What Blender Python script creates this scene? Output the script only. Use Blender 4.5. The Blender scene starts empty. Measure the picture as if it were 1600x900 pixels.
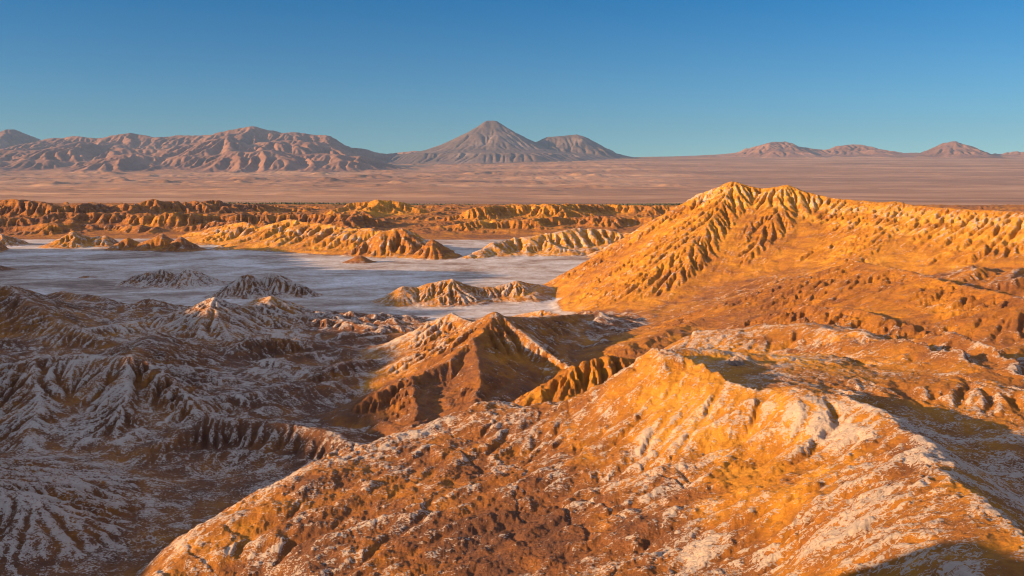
import bpy, math, time
import numpy as np
C = bpy.context.scene
R = math.radians

# ------------------------------------------------------------------ camera
FPX = 1386.0            # focal length in photograph pixels (1600 wide)
CAMZ = 100.0
HORIZON_ROW = 285.0
PITCH = math.atan((450 - HORIZON_ROW) / FPX)
cam_data = bpy.data.cameras.new("camera")
cam = bpy.data.objects.new("camera", cam_data)
C.collection.objects.link(cam)
C.camera = cam
cam.location = (0, 0, CAMZ)
cam.rotation_euler = (math.pi / 2 - PITCH, 0, 0)
cam_data.sensor_width = 36
cam_data.lens = 36 * FPX / 1600
cam_data.clip_start = 0.5
cam_data.clip_end = 200000

# ------------------------------------------------------------------ light
SUN_DIR = np.array([-0.94, -0.342])     # horizontal direction towards the sun
SUN_ELEV = R(11)
world = bpy.data.worlds.new("World")
C.world = world
world.use_nodes = True
wn = world.node_tree
bg = wn.nodes["Background"]
sky = wn.nodes.new("ShaderNodeTexSky")
sky.sky_type = 'NISHITA'
sky.sun_disc = False
sky.sun_elevation = SUN_ELEV
sky.sun_rotation = math.atan2(SUN_DIR[0], SUN_DIR[1])
sky.altitude = 2500
sky.air_density = 1.0
sky.dust_density = 0.0
sky.ozone_density = 2.0
# grade of the clear evening sky: deep blue low band, unseen upper dome boosted and warmed to fill the shade
tc = wn.nodes.new("ShaderNodeTexCoord"); sx = wn.nodes.new("ShaderNodeSeparateXYZ"); er = wn.nodes.new("ShaderNodeValToRGB")
wn.links.new(tc.outputs['Generated'], sx.inputs[0]); wn.links.new(sx.outputs[2], er.inputs[0])
SKY_STOPS = [(0.0, (.050, .066, .078)), (.06, (.030, .055, .067)), (.20, (.000, .043, .070)), (.38, (.58, .35, .26)), (1.0, (.60, .35, .26))]
for q in range(len(SKY_STOPS) - 2):
    er.color_ramp.elements.new(.5)
for q, (p_, v_) in zip(er.color_ramp.elements, SKY_STOPS):
    q.position = p_; q.color = (*v_, 1)
sc = wn.nodes.new("ShaderNodeVectorMath"); sc.operation = 'SCALE'; sc.inputs[3].default_value = 4.0
wn.links.new(er.outputs[0], sc.inputs[0])
mu = wn.nodes.new("ShaderNodeVectorMath"); mu.operation = 'MULTIPLY'
wn.links.new(sky.outputs[0], mu.inputs[0]); wn.links.new(sc.outputs[0], mu.inputs[1])
wn.links.new(mu.outputs[0], bg.inputs[0])
bg.inputs[1].default_value = 0.14
sd = bpy.data.lights.new("sun", 'SUN')
sun = bpy.data.objects.new("sun", sd)
C.collection.objects.link(sun)
sd.energy = 5.0
sd.angle = R(0.5)
sd.color = (1.0, 0.61, 0.28)
from mathutils import Vector
tosun = Vector((SUN_DIR[0] * math.cos(SUN_ELEV), SUN_DIR[1] * math.cos(SUN_ELEV), math.sin(SUN_ELEV)))
sun.rotation_euler = (-tosun).to_track_quat('-Z', 'Y').to_euler()

C.view_settings.view_transform = 'Standard'
C.view_settings.look = 'None'
C.view_settings.exposure = 1.6
C.view_settings.gamma = 1
C.render.engine = 'CYCLES'
C.cycles.max_bounces = 4
C.cycles.diffuse_bounces = 3
C.cycles.volume_bounces = 0
C.cycles.use_denoising = True
C.cycles.pixel_filter_type = 'BLACKMAN_HARRIS'
C.cycles.filter_width = 1.05

QUALITY = 1.0           # mesh density factor

# ------------------------------------------------------------------ helpers
f4 = np.float32
_rng = np.random.default_rng(7)
_PERM = np.concatenate([_rng.permutation(4096)] * 2).astype(np.int32)
_ang = _rng.random(4096) * 2 * np.pi
_GX, _GY = np.cos(_ang).astype(f4), np.sin(_ang).astype(f4)


def pn(x, y, seed=0):
    """2-D gradient noise, about -1..1"""
    x = x + seed * 17.31
    y = y - seed * 9.77
    xf = np.floor(x); yf = np.floor(y)
    xi = xf.astype(np.int32); yi = yf.astype(np.int32)
    fx = (x - xf).astype(f4); fy = (y - yf).astype(f4)
    def g(a, b, dx, dy):
        h = _PERM[_PERM[a & 4095] + (b & 4095)]
        return _GX[h] * dx + _GY[h] * dy
    u = fx * fx * fx * (fx * (fx * 6 - 15) + 10)
    v = fy * fy * fy * (fy * (fy * 6 - 15) + 10)
    a = g(xi, yi, fx, fy); b = g(xi + 1, yi, fx - 1, fy)
    c = g(xi, yi + 1, fx, fy - 1); d = g(xi + 1, yi + 1, fx - 1, fy - 1)
    return ((a + (b - a) * u) * (1 - v) + (c + (d - c) * u) * v) * 1.5


def fbm(x, y, oc=4, seed=0, gain=0.5, lac=2.03):
    o = 0; a = 1.0; t = 0
    for i in range(oc):
        o = o + a * pn(x, y, seed + i * 3); t += a
        x = x * lac; y = y * lac; a *= gain
    return o / t * 1.4


def ridged(x, y, oc=4, seed=0, gain=0.5):
    o = 0; a = 1.0; t = 0
    for i in range(oc):
        o = o + a * (1 - 2 * np.abs(pn(x, y, seed + i * 3))); t += a
        x = x * 2.07; y = y * 2.07; a *= gain
    return o / t


def sstep(a, b, x):
    t = np.clip((x - a) / (b - a), 0, 1)
    return t * t * (3 - 2 * t)


def smax(a, b, k):
    h = np.clip(0.5 + 0.5 * (a - b) / k, 0, 1)
    return b + (a - b) * h + k * h * (1 - h)


_cp, _sp = math.cos(PITCH), math.sin(PITCH)


def W(px, py, D):
    """the world point a photograph direction reaches at depth D (metres along y)"""
    u = (px - 800) / FPX; v = (450 - py) / FPX
    k = D / (_cp + v * _sp)
    return (u * k, D, CAMZ + (-_sp + v * _cp) * k)


class Grid:
    def __init__(s, x0, x1, y0, y1, cell):
        s.cell = cell; s.x0, s.y0 = x0, y0
        s.nx = int((x1 - x0) / cell) + 1; s.ny = int((y1 - y0) / cell) + 1
        s.x1 = x0 + (s.nx - 1) * cell; s.y1 = y0 + (s.ny - 1) * cell
        X, Y = np.meshgrid(np.arange(s.nx) * cell + x0, np.arange(s.ny) * cell + y0)
        s.X = X.astype(f4); s.Y = Y.astype(f4)

    def sample(s, A, x, y):
        gx = np.clip((x - s.x0) / s.cell, 0, s.nx - 1.001)
        gy = np.clip((y - s.y0) / s.cell, 0, s.ny - 1.001)
        ix = gx.astype(np.int32); iy = gy.astype(np.int32)
        fx = (gx - ix).astype(f4); fy = (gy - iy).astype(f4)
        B = A.ravel(); i = iy * s.nx + ix
        return (B[i] * (1 - fx) + B[i + 1] * fx) * (1 - fy) + (B[i + s.nx] * (1 - fx) + B[i + s.nx + 1] * fx) * fy

    def nearest(s, A, x, y):
        ix = np.clip(np.rint((x - s.x0) / s.cell), 0, s.nx - 1).astype(np.int32)
        iy = np.clip(np.rint((y - s.y0) / s.cell), 0, s.ny - 1).astype(np.int32)
        return A[iy, ix]


def erode(z, cell, batches, n, steps, seed=1, ke=.5, kd=.03, cap=8., inert=.25, evap=.985, hard=None):
    """rain that runs down the slopes and cuts gullies"""
    rng = np.random.default_rng(seed); H, Wd = z.shape
    h = (z / cell).astype(np.float64).ravel().copy()
    hd = None if hard is None else hard.ravel()
    for b in range(batches):
        x = rng.random(n) * (Wd - 3) + 1; y = rng.random(n) * (H - 3) + 1
        if hd is not None:
            keep = rng.random(n) < hd[y.astype(np.int64) * Wd + x.astype(np.int64)] + .03
            x = x[keep]; y = y[keep]
        m = len(x)
        dx = np.zeros(m); dy = np.zeros(m); wt = np.ones(m); sed = np.zeros(m)
        for s in range(steps):
            ix = x.astype(np.int64); iy = y.astype(np.int64); fx = x - ix; fy = y - iy; i = iy * Wd + ix
            a = h[i]; bb = h[i + 1]; c = h[i + Wd]; d = h[i + Wd + 1]
            gx = (bb - a) * (1 - fy) + (d - c) * fy; gy = (c - a) * (1 - fx) + (d - bb) * fx
            z0 = (a * (1 - fx) + bb * fx) * (1 - fy) + (c * (1 - fx) + d * fx) * fy
            dx = dx * inert - gx * (1 - inert); dy = dy * inert - gy * (1 - inert)
            L = np.sqrt(dx * dx + dy * dy) + 1e-9; dx /= L; dy /= L
            nx = np.clip(x + dx, 1, Wd - 2.01); ny = np.clip(y + dy, 1, H - 2.01)
            jx = nx.astype(np.int64); jy = ny.astype(np.int64); ux = nx - jx; uy = ny - jy; j = jy * Wd + jx
            z1 = (h[j] * (1 - ux) + h[j + 1] * ux) * (1 - uy) + (h[j + Wd] * (1 - ux) + h[j + Wd + 1] * ux) * uy
            dh = z1 - z0
            Cp = np.maximum(-dh, .002) * cap * wt
            up = dh > 0
            dep = np.where(up, np.minimum(dh, sed), np.where(sed > Cp, (sed - Cp) * kd, 0))
            er = np.where((~up) & (sed <= Cp), np.minimum((Cp - sed) * ke, -dh * .5), 0)
            if hd is not None:
                er = er * hd[i]
            q = dep - er; sed = sed - q
            np.add.at(h, i, q * (1 - fx) * (1 - fy)); np.add.at(h, i + 1, q * fx * (1 - fy))
            np.add.at(h, i + Wd, q * (1 - fx) * fy); np.add.at(h, i + Wd + 1, q * fx * fy)
            x = nx; y = ny; wt *= evap
    return (h.reshape(H, Wd) * cell).astype(f4)


def blur(z, n=1):
    for _ in range(n):
        p = np.pad(z, 1, mode='edge')
        z = (p[:-2, 1:-1] + p[2:, 1:-1] + p[1:-1, :-2] + p[1:-1, 2:] + 4 * z) / 8
    return z


# ------------------------------------------------------------------ landforms
# every ridge: owner, crest points (photo column, photo row, depth), slope left of the crest direction, slope right,
# crest rounding, flute depth, flute spacing, salt 0..1, tone (0 dark red-brown .. 1 yellow), kind of blend
RIDGES = []


def ridge(owner, pts, sl=.7, sr=None, w=2., fa=1., fl=8., salt=.3, tone=.4, k=3., world_pts=False, cap=.5, band=None):
    P = [p if world_pts else W(*p) for p in pts]
    RIDGES.append(dict(o=owner, P=np.array(P, float), sl=sl, sr=sl if sr is None else sr, w=w, fa=fa, fl=fl,
                       salt=salt, tone=tone, k=k, cap=cap, band=band))


OWN = {}   # owner key -> (object name, label, category)


def own(key, name, label, cat):
    OWN[key] = (name, label, cat)


own('flat', 'salt_flat', 'wide white salt flat crossing the valley between the dark hills and the badlands', 'salt flat')
own('floor', 'valley_floor', 'brown and white crusted valley floor between the shaded ridges', 'valley floor')
own('plateau', 'plateau', 'orange and salt speckled tableland sloping below the tallest golden ridge', 'plateau')
own('fg', 'foreground_hill', 'nearest orange hill with white salt bands filling the lower right corner', 'hill')
own('shoulder', 'hill', 'small fluted orange shoulder hill between the dark pyramid and the nearest hill', 'hill')
own('pyramid', 'hill', 'pointed pyramid hill with lit left faces and a black shaded right flank', 'hill')
own('midA', 'hill', 'dark brown hill at the left edge just below the salt flat', 'hill')
own('midB', 'hill', 'long grey salt dusted hill with two small sunlit tips beside the salt flat', 'hill')
own('midC', 'hill', 'massive white streaked fluted hill in shade at the left edge', 'hill')
own('midD', 'hill', 'red brown gullied hill with a rounded crest above the lower valley floor', 'hill')
own('midE', 'hill', 'shaded fluted ridge running up towards the foot of the pyramid hill', 'hill')
own('midF', 'hill', 'brown gullied scarp in shade below the long grey hill', 'hill')
own('lowleft', 'hill', 'low dark white streaked mound in the lower left corner', 'hill')
own('big', 'ridge', 'tallest golden ridge with a pale band under its crest and deep gullies', 'ridge')
own('spur', 'hill', 'low sunlit spur of three humps jutting into the salt flat', 'hill')
own('G', 'ridge', 'orange ridges with long thin shadows at the right edge', 'ridge')
own('rim', 'ridge', 'pale speckled scarp behind the nearest hill with a shaded gully beyond', 'ridge')
own('m1', 'mound', 'twin peaked grey mound standing alone on the salt flat', 'mound')
own('m2', 'mound', 'grey three peaked mound with a sunlit tip on the salt flat', 'mound')
own('m3', 'mound', 'small sunlit mound furthest left on the far side of the salt flat', 'mound')
own('m4', 'mound', 'group of three pointed orange mounds on the far side of the salt flat', 'mound')
own('m5', 'mound', 'tiny lone orange cone in the middle of the salt flat', 'mound')
own('m6', 'mound', 'tiny dark mound on the left half of the salt flat', 'mound')
own('m7', 'mound', 'small pale mound cut by the left edge beyond the salt flat', 'mound')
own('J', 'ridge', 'yellow layered ridge ending in crumbly cones beyond the salt flat', 'ridge')
own('K', 'ridge', 'cream and orange layered ridge left of the tallest golden ridge', 'ridge')
own('hump', 'hill', 'broad smooth orange hump rising above the distant badlands', 'hill')
own('bad', 'badlands', 'rows of rust red gullied badlands along the far side of the valley', 'badlands')
own('west', 'ridge', 'high ridge west of the valley', 'ridge')
own('plain', 'desert_plain', 'wide reddish desert plain rising gently to the mountains', 'plain')
OKEYS = list(OWN)

# --- near right: the hill in the foreground
# the viewpoint's own hill, behind and under the camera
ridge('fg', [(60, -220, 96), (15, -60, 97), (0, -5, 96.5), (-4, 30, 84), (-2, 60, 68)], sl=.6, w=5, fa=1, fl=10, salt=.4, tone=.5, k=5, world_pts=True)
ridge('fg', [(15, -60, 97), (60, 0, 88), (95, 50, 72), (110, 90, 62)], sl=.45, w=5, fa=1, fl=10, salt=.4, tone=.5, k=5, world_pts=True)
ridge('fg', [(0, -5, 96.5), (-38, 12, 90), (-58, 40, 83), (-68, 60, 81)], sl=1.15, w=5, fa=1, fl=10, salt=.4, tone=.5, k=4, world_pts=True, cap=1.15)

ridge('rim', [(1040, 520, 350), (1090, 520, 340), (1170, 515, 335), (1260, 525, 320), (1330, 545, 300), (1400, 562, 285), (1470, 600, 262), (1540, 648, 238), (1620, 700, 218)],
      sl=.42, sr=.2, w=3, fa=.7, fl=7, salt=.5, tone=.6, k=3, cap=1.3)
# far edge of the foreground hill: the ground drops away behind this line
ridge('fgcut', [(120, 1100, 160), (200, 1000, 168), (250, 900, 190), (345, 815, 205), (440, 757, 219), (560, 695, 240), (690, 652, 252), (765, 620, 257), (830, 632, 250),
                (900, 622, 245), (980, 575, 240), (1030, 541, 238), (1062, 548, 262), (1075, 540, 300), (1080, 528, 340), (1090, 520, 380)],
      sl=.62, sr=-.10, w=2, fa=.6, fl=9, cap=-9)
ridge('benchcut', [(1250, 632, 195), (1290, 643, 188), (1340, 655, 180), (1430, 688, 160), (1500, 762, 132), (1600, 850, 108), (1720, 930, 92)],
      sl=.55, w=1, fa=.5, fl=7, cap=.55)
# steep sided gullies cut along the far side of the tilted beds on the right: polyline, width, depth
for pts, wd, dp in [([(1290, 512, 340), (1340, 512, 325), (1400, 522, 302), (1455, 552, 280), (1505, 590, 262), (1545, 632, 246), (1590, 690, 226)], 18, 10),
                    ([(1420, 512, 345), (1480, 538, 318), (1540, 572, 290), (1610, 610, 268)], 12, 7),
                    ([(1300, 436, 490), (1370, 452, 450), (1440, 470, 412), (1500, 492, 372)], 10, 7),
                    ([(1400, 414, 480), (1460, 428, 445), (1530, 450, 400), (1620, 478, 355)], 12, 9),
                    ([(1490, 498, 365), (1560, 520, 335), (1640, 545, 310)], 8, 5),
                    ([(1200, 500, 400), (1290, 506, 370), (1350, 505, 352)], 9, 4),
                    ([(1240, 545, 300), (1330, 572, 285), (1420, 610, 262), (1500, 660, 238)], 6, 2.5)]:
    ridge('ditchcut', pts, sl=1, sr=1, w=wd, fa=0, tone=dp, cap=1)
# --- shoulder behind it
ridge('shoulder', [(780, 665, 275), (850, 602, 290), (900, 572, 296), (945, 556, 300), (1000, 565, 300), (1060, 560, 290)],
      sl=.7, sr=.62, w=2, fa=1.4, fl=7, salt=.1, tone=.5, k=2)
# --- pyramid
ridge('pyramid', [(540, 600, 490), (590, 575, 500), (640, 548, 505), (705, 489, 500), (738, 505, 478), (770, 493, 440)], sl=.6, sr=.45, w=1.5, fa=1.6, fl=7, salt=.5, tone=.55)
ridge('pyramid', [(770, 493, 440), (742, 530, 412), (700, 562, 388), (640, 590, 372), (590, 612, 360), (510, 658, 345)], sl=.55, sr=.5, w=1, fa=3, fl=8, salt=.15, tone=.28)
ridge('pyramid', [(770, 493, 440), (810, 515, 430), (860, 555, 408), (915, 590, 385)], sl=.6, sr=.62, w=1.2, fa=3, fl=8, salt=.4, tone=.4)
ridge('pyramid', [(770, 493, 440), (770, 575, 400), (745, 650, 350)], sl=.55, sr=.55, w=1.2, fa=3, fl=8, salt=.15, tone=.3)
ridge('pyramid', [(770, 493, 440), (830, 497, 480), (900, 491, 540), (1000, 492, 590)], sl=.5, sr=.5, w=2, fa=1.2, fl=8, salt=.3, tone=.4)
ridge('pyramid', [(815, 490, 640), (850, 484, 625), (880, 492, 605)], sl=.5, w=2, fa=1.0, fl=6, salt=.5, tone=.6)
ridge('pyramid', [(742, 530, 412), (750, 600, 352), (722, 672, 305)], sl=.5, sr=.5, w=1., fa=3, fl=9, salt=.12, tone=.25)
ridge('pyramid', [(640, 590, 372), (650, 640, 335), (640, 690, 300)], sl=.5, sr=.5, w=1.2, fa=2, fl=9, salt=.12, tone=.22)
# --- shaded hills of the left valley
ridge('midA', [(-160, 440, 640), (-60, 440, 600), (15, 446, 585), (55, 478, 550), (105, 505, 520), (160, 530, 500)], sl=.42, sr=.36, w=2, fa=1.0, fl=8, salt=.4, tone=.25)
ridge('midA', [(60, 462, 720), (95, 455, 720), (150, 461, 690), (180, 474, 670)], sl=.4, w=1.5, fa=.8, fl=6, salt=.45, tone=.15)
ridge('midA', [(205, 474, 655), (232, 465, 650), (262, 478, 640)], sl=.4, w=1.5, fa=.8, fl=6, salt=.45, tone=.15)
ridge('midB', [(60, 530, 500), (140, 512, 520), (220, 500, 545), (290, 484, 560), (332, 466, 562), (380, 480, 570), (425, 470, 600), (480, 482, 600), (540, 497, 580), (600, 515, 560), (650, 540, 530)],
      sl=.3, sr=.27, w=3, fa=.9, fl=8, salt=.6, tone=.25)
ridge('midB', [(385, 472, 620), (425, 461, 600), (450, 474, 595)], sl=.4, w=1.2, fa=.6, fl=6, salt=.6, tone=.6)
ridge('midB', [(332, 466, 562), (318, 505, 525), (300, 540, 500), (285, 575, 470)], sl=.42, w=1.2, fa=1.0, fl=7, salt=.5, tone=.25)
ridge('midB', [(430, 480, 590), (500, 520, 555), (560, 545, 520), (620, 562, 480)], sl=.3, w=1.5, fa=1.0, fl=7, salt=.6, tone=.25)
ridge('midB', [(600, 505, 620), (640, 492, 610), (665, 505, 600), (690, 530, 580)], sl=.4, w=2, fa=1.0, fl=7, salt=.5, tone=.2)
ridge('midF', [(290, 590, 430), (330, 560, 445), (385, 528, 470), (450, 528, 490), (520, 540, 500), (590, 570, 480)], sl=.25, sr=.68, w=1.5, fa=3.4, fl=9, salt=.4, tone=.12)
ridge('midE', [(330, 632, 352), (400, 612, 370), (470, 592, 400), (540, 566, 425), (600, 560, 445), (650, 560, 455)], sl=.35, sr=.62, w=1.5, fa=3.4, fl=9, salt=.5, tone=.15)
ridge('midE', [(420, 560, 430), (480, 575, 420), (560, 580, 425)], sl=.35, sr=.4, w=2, fa=1.2, fl=7, salt=.6, tone=.15)
ridge('midC', [(-160, 565, 380), (-40, 578, 372), (60, 560, 372), (130, 553, 378), (200, 560, 376), (250, 578, 366), (290, 615, 350), (310, 650, 335)],
      sl=.3, sr=.52, w=2, fa=4, fl=11, salt=.6, tone=.2)
ridge('midC', [(200, 560, 376), (225, 535, 415), (240, 520, 450)], sl=.4, w=2, fa=1.2, fl=8, salt=.4, tone=.2)
ridge('midC', [(60, 560, 372), (60, 640, 335), (40, 720, 300)], sl=.42, w=2, fa=1.5, fl=8, salt=.6, tone=.2)
ridge('midC', [(200, 560, 376), (190, 640, 335), (180, 700, 312)], sl=.42, w=2, fa=1.5, fl=8, salt=.6, tone=.12)
ridge('midD', [(185, 735, 298), (250, 690, 310), (320, 652, 322), (400, 657, 322), (460, 665, 318), (520, 678, 308), (570, 705, 295), (600, 700, 290)],
      sl=.35, sr=.68, w=1.5, fa=3.6, fl=9, salt=.45, tone=.08)
ridge('midD', [(560, 712, 292), (600, 690, 292), (640, 672, 290)], sl=.6, w=1.5, fa=1.0, fl=6, salt=.1, tone=.45)
ridge('lowleft', [(-120, 720, 250), (-20, 748, 240), (60, 780, 236), (110, 805, 234)], sl=.3, w=3, fa=.8, fl=8, salt=.6, tone=.12)
# --- the tall ridge on the right
ridge('big', [(862, 476, 850), (900, 438, 850), (950, 405, 850), (985, 383, 845), (1045, 336, 835), (1090, 302, 825), (1145, 286, 810)],
      sl=.75, sr=.58, w=2, fa=1.5, fl=9, salt=.25, tone=.65, k=5, band=[(3, 12, .6, 1.0)])
ridge('big', [(1145, 286, 810), (1185, 294, 800), (1225, 291, 790),
              (1300, 309, 760), (1400, 319, 700), (1500, 327, 640), (1620, 332, 590), (1760, 335, 550)],
      sl=.6, sr=.40, w=4, fa=.9, fl=10, salt=.2, tone=.72, k=5, band=[(10, 24, .40, 1.2), (36, 44, .3, 1.1)], cap=.8)
ridge('big', [(1145, 287, 810), (1110, 360, 770), (1060, 420, 745), (1000, 468, 710)], sl=.46, sr=.66, w=4, fa=1.1, fl=9, salt=.15, tone=.6, k=5)
ridge('big', [(1225, 292, 790), (1225, 360, 740), (1190, 420, 690), (1150, 470, 640)], sl=.34, sr=.55, w=5, fa=1.1, fl=9, salt=.15, tone=.65, k=6)
ridge('big', [(1400, 319, 700), (1390, 360, 650), (1340, 410, 590)], sl=.28, w=6, fa=1.6, fl=12, salt=.15, tone=.7, k=8)
ridge('spur', [(606, 466, 740), (630, 447, 745), (652, 449, 748), (672, 442, 752), (705, 435, 757), (740, 447, 757), (770, 448, 762), (805, 438, 770), (850, 446, 785), (890, 455, 805)],
      sl=.5, sr=.36, w=1.2, fa=1.5, fl=8, salt=.5, tone=.6)
ridge('big', [(890, 500, 640), (940, 470, 690), (1000, 452, 740)], sl=.35, w=4, fa=1.5, fl=9, salt=.35, tone=.6)
# --- ridges on the right
ridge('G', [(1240, 468, 500), (1330, 409, 500), (1420, 425, 450), (1520, 450, 390), (1620, 472, 340)], sl=.36, sr=.34, w=1, fa=1.3, fl=9, salt=.1, tone=.45, k=3)
ridge('G', [(1170, 500, 440), (1250, 478, 430), (1340, 485, 390), (1440, 515, 345), (1530, 560, 300), (1620, 600, 275)], sl=.36, sr=.42, w=1, fa=1.2, fl=8, salt=.1, tone=.4, k=2)
ridge('G', [(1360, 452, 450), (1450, 475, 410), (1560, 510, 350), (1660, 540, 320)], sl=.36, sr=.38, w=1, fa=1.2, fl=8, salt=.1, tone=.45, k=2)
ridge('G', [(1380, 528, 360), (1450, 560, 320), (1520, 600, 285), (1600, 655, 250)], sl=.36, sr=.42, w=1, fa=1.2, fl=8, salt=.1, tone=.42, k=2)
ridge('plateau', [(980, 540, 430), (1040, 520, 450), (1090, 500, 480)], sl=.3, w=3, fa=1.0, fl=9, salt=.1, tone=.45)
# --- mounds on the salt flat
ridge('m1', [(195, 440, 866), (215, 428, 868), (255, 419, 872), (272, 426, 872), (292, 418, 872), (315, 436, 868), (345, 447, 865)], sl=.42, w=.8, fa=1.3, fl=8, salt=.72, tone=.25, k=1.5)
ridge('m2', [(345, 455, 780), (380, 431, 784), (392, 428, 786), (405, 437, 790), (428, 425, 795), (448, 440, 790), (466, 441, 785), (482, 462, 780)], sl=.58, w=.8, fa=1.5, fl=8, salt=.62, tone=.2, k=1.5)
ridge('m6', [(128, 433, 930), (135, 430, 930), (141, 434, 930)], sl=.4, w=.6, fa=.4, fl=5, salt=.3, tone=.1, k=1)
ridge('midA', [(-20, 412, 1010), (0, 413, 1010), (14, 417, 1010)], sl=.4, w=1, fa=.4, fl=5, salt=.3, tone=.1, k=1)
ridge('m7', [(-25, 365, 1420), (5, 365, 1420), (15, 372, 1420)], sl=.45, w=1, fa=1.5, fl=8, salt=.5, tone=.5, k=1.5)
ridge('m3', [(90, 372, 1400), (114, 360, 1405), (135, 370, 1410), (160, 368, 1410), (168, 374, 1410)], sl=.4, w=1, fa=2, fl=9, salt=.4, tone=.5, k=1.5)
ridge('m4', [(180, 383, 1330), (203, 370, 1335), (215, 375, 1335)], sl=.5, w=1, fa=2, fl=9, salt=.2, tone=.5, k=1.5)
ridge('m4', [(222, 380, 1330), (252, 364, 1335), (268, 374, 1330)], sl=.55, w=1, fa=2, fl=9, salt=.2, tone=.4, k=1.5)
ridge('m4', [(274, 376, 1310), (284, 369, 1310), (300, 384, 1305)], sl=.6, w=1, fa=2, fl=9, salt=.2, tone=.35, k=1.5)
ridge('m4', [(335, 386, 1320), (345, 384, 1320), (352, 387, 1320)], sl=.4, w=1, fa=.5, fl=9, salt=.4, tone=.5, k=1.5)
ridge('m5', [(556, 404, 1120), (563, 398, 1120), (568, 403, 1120)], sl=.5, w=.6, fa=.5, fl=5, salt=.1, tone=.4, k=1)
# --- ridges beyond the flat
ridge('J', [(270, 372, 1600), (310, 362, 1590), (350, 351, 1560), (385, 347, 1500), (410, 353, 1480), (450, 343, 1440), (480, 346, 1400), (520, 350, 1360), (560, 355, 1320), (590, 360, 1290), (630, 356, 1280), (655, 372, 1240)],
      sl=.5, sr=.34, w=2, fa=1.4, fl=10, salt=.25, tone=.72, k=3, band=[(6, 12, .35, .95), (30, 38, .6, .8)])
ridge('J', [(570, 378, 1220), (600, 362, 1235), (625, 355, 1240), (640, 366, 1220)], sl=.6, w=1.5, fa=3, fl=10, salt=.3, tone=.55, k=2)
ridge('J', [(665, 385, 1190), (678, 374, 1190), (690, 385, 1185), (700, 396, 1180)], sl=.65, w=1.2, fa=2.5, fl=9, salt=.15, tone=.45, k=2)
ridge('K', [(735, 397, 1180), (775, 380, 1220), (810, 370, 1250), (860, 362, 1270), (900, 356, 1290), (960, 360, 1300), (1010, 366, 1260)], sl=.5, sr=.45, w=3, fa=2, fl=12, salt=.5, tone=.8, k=3)
ridge('K', [(990, 375, 1150), (1020, 352, 1180), (1050, 350, 1200)], sl=.5, w=3, fa=2, fl=11, salt=.5, tone=.8, k=3)
ridge('hump', [(500, 331, 2150), (540, 318, 2150), (590, 311, 2150), (620, 316, 2150), (665, 331, 2100), (700, 343, 2050)], sl=.3, sr=.28, w=14, fa=3, fl=40, salt=.05, tone=.7, k=8)
ridge('hump', [(715, 335, 2000), (750, 322, 2000), (790, 319, 2050), (860, 318, 2100), (960, 320, 2150), (1080, 321, 2200), (1200, 322, 2300)], sl=.4, sr=.35, w=8, fa=5, fl=38, salt=.05, tone=.6, k=8)
# rows of badlands
ridge('bad', [(-120, 312, 2000), (0, 311, 2000), (60, 312, 2020), (110, 314, 2060)], sl=.4, sr=.42, w=5, fa=5, fl=38, salt=.05, tone=.3, k=5)
ridge('bad', [(110, 318, 2050), (160, 318, 2080), (210, 314, 2100), (300, 313, 2150), (400, 318, 2250), (500, 326, 2350)], sl=.4, sr=.42, w=5, fa=5, fl=38, salt=.05, tone=.3, k=5)
ridge('bad', [(-100, 338, 1800), (40, 340, 1780), (90, 333, 1800), (150, 331, 1820), (250, 334, 1800), (330, 331, 1840), (420, 333, 1850), (500, 334, 1850), (560, 336, 1800)], sl=.4, sr=.42, w=4, fa=5, fl=33, salt=.08, tone=.35, k=5)
ridge('bad', [(-60, 352, 1680), (30, 352, 1680), (120, 350, 1700), (200, 352, 1700), (300, 350, 1690), (370, 346, 1680)], sl=.4, w=3, fa=4, fl=30, salt=.15, tone=.35, k=5)
ridge('bad', [(680, 352, 1750), (760, 345, 1800), (850, 342, 1820), (950, 340, 1850), (1050, 338, 1900)], sl=.4, w=3, fa=7, fl=40, salt=.1, tone=.5, k=5)
# --- the ridge out of frame on the left that holds the low sun off the valley
HO = [(-1500, 120), (-600, 140), (-60, 152), (20, 153), (85, 158), (200, 158), (300, 147), (352, 144), (385, 147), (431, 151), (458, 146), (500, 146), (590, 146), (645, 156), (730, 157), (775, 140), (830, 119), (900, 112), (1030, 100), (1160, 90), (1250, 45), (1330, 5)]
ridge('west', [(-760, y, h) for y, h in HO], sl=.7, sr=1.3, w=1, fa=1, fl=20, salt=.3, tone=.4, k=4, world_pts=True)
# base surface: control points, smooth surface through them
BASE = []


def bp(px, py, D): BASE.append(W(px, py, D))


def bz(x, y, z): BASE.append((x, y, z))


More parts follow.
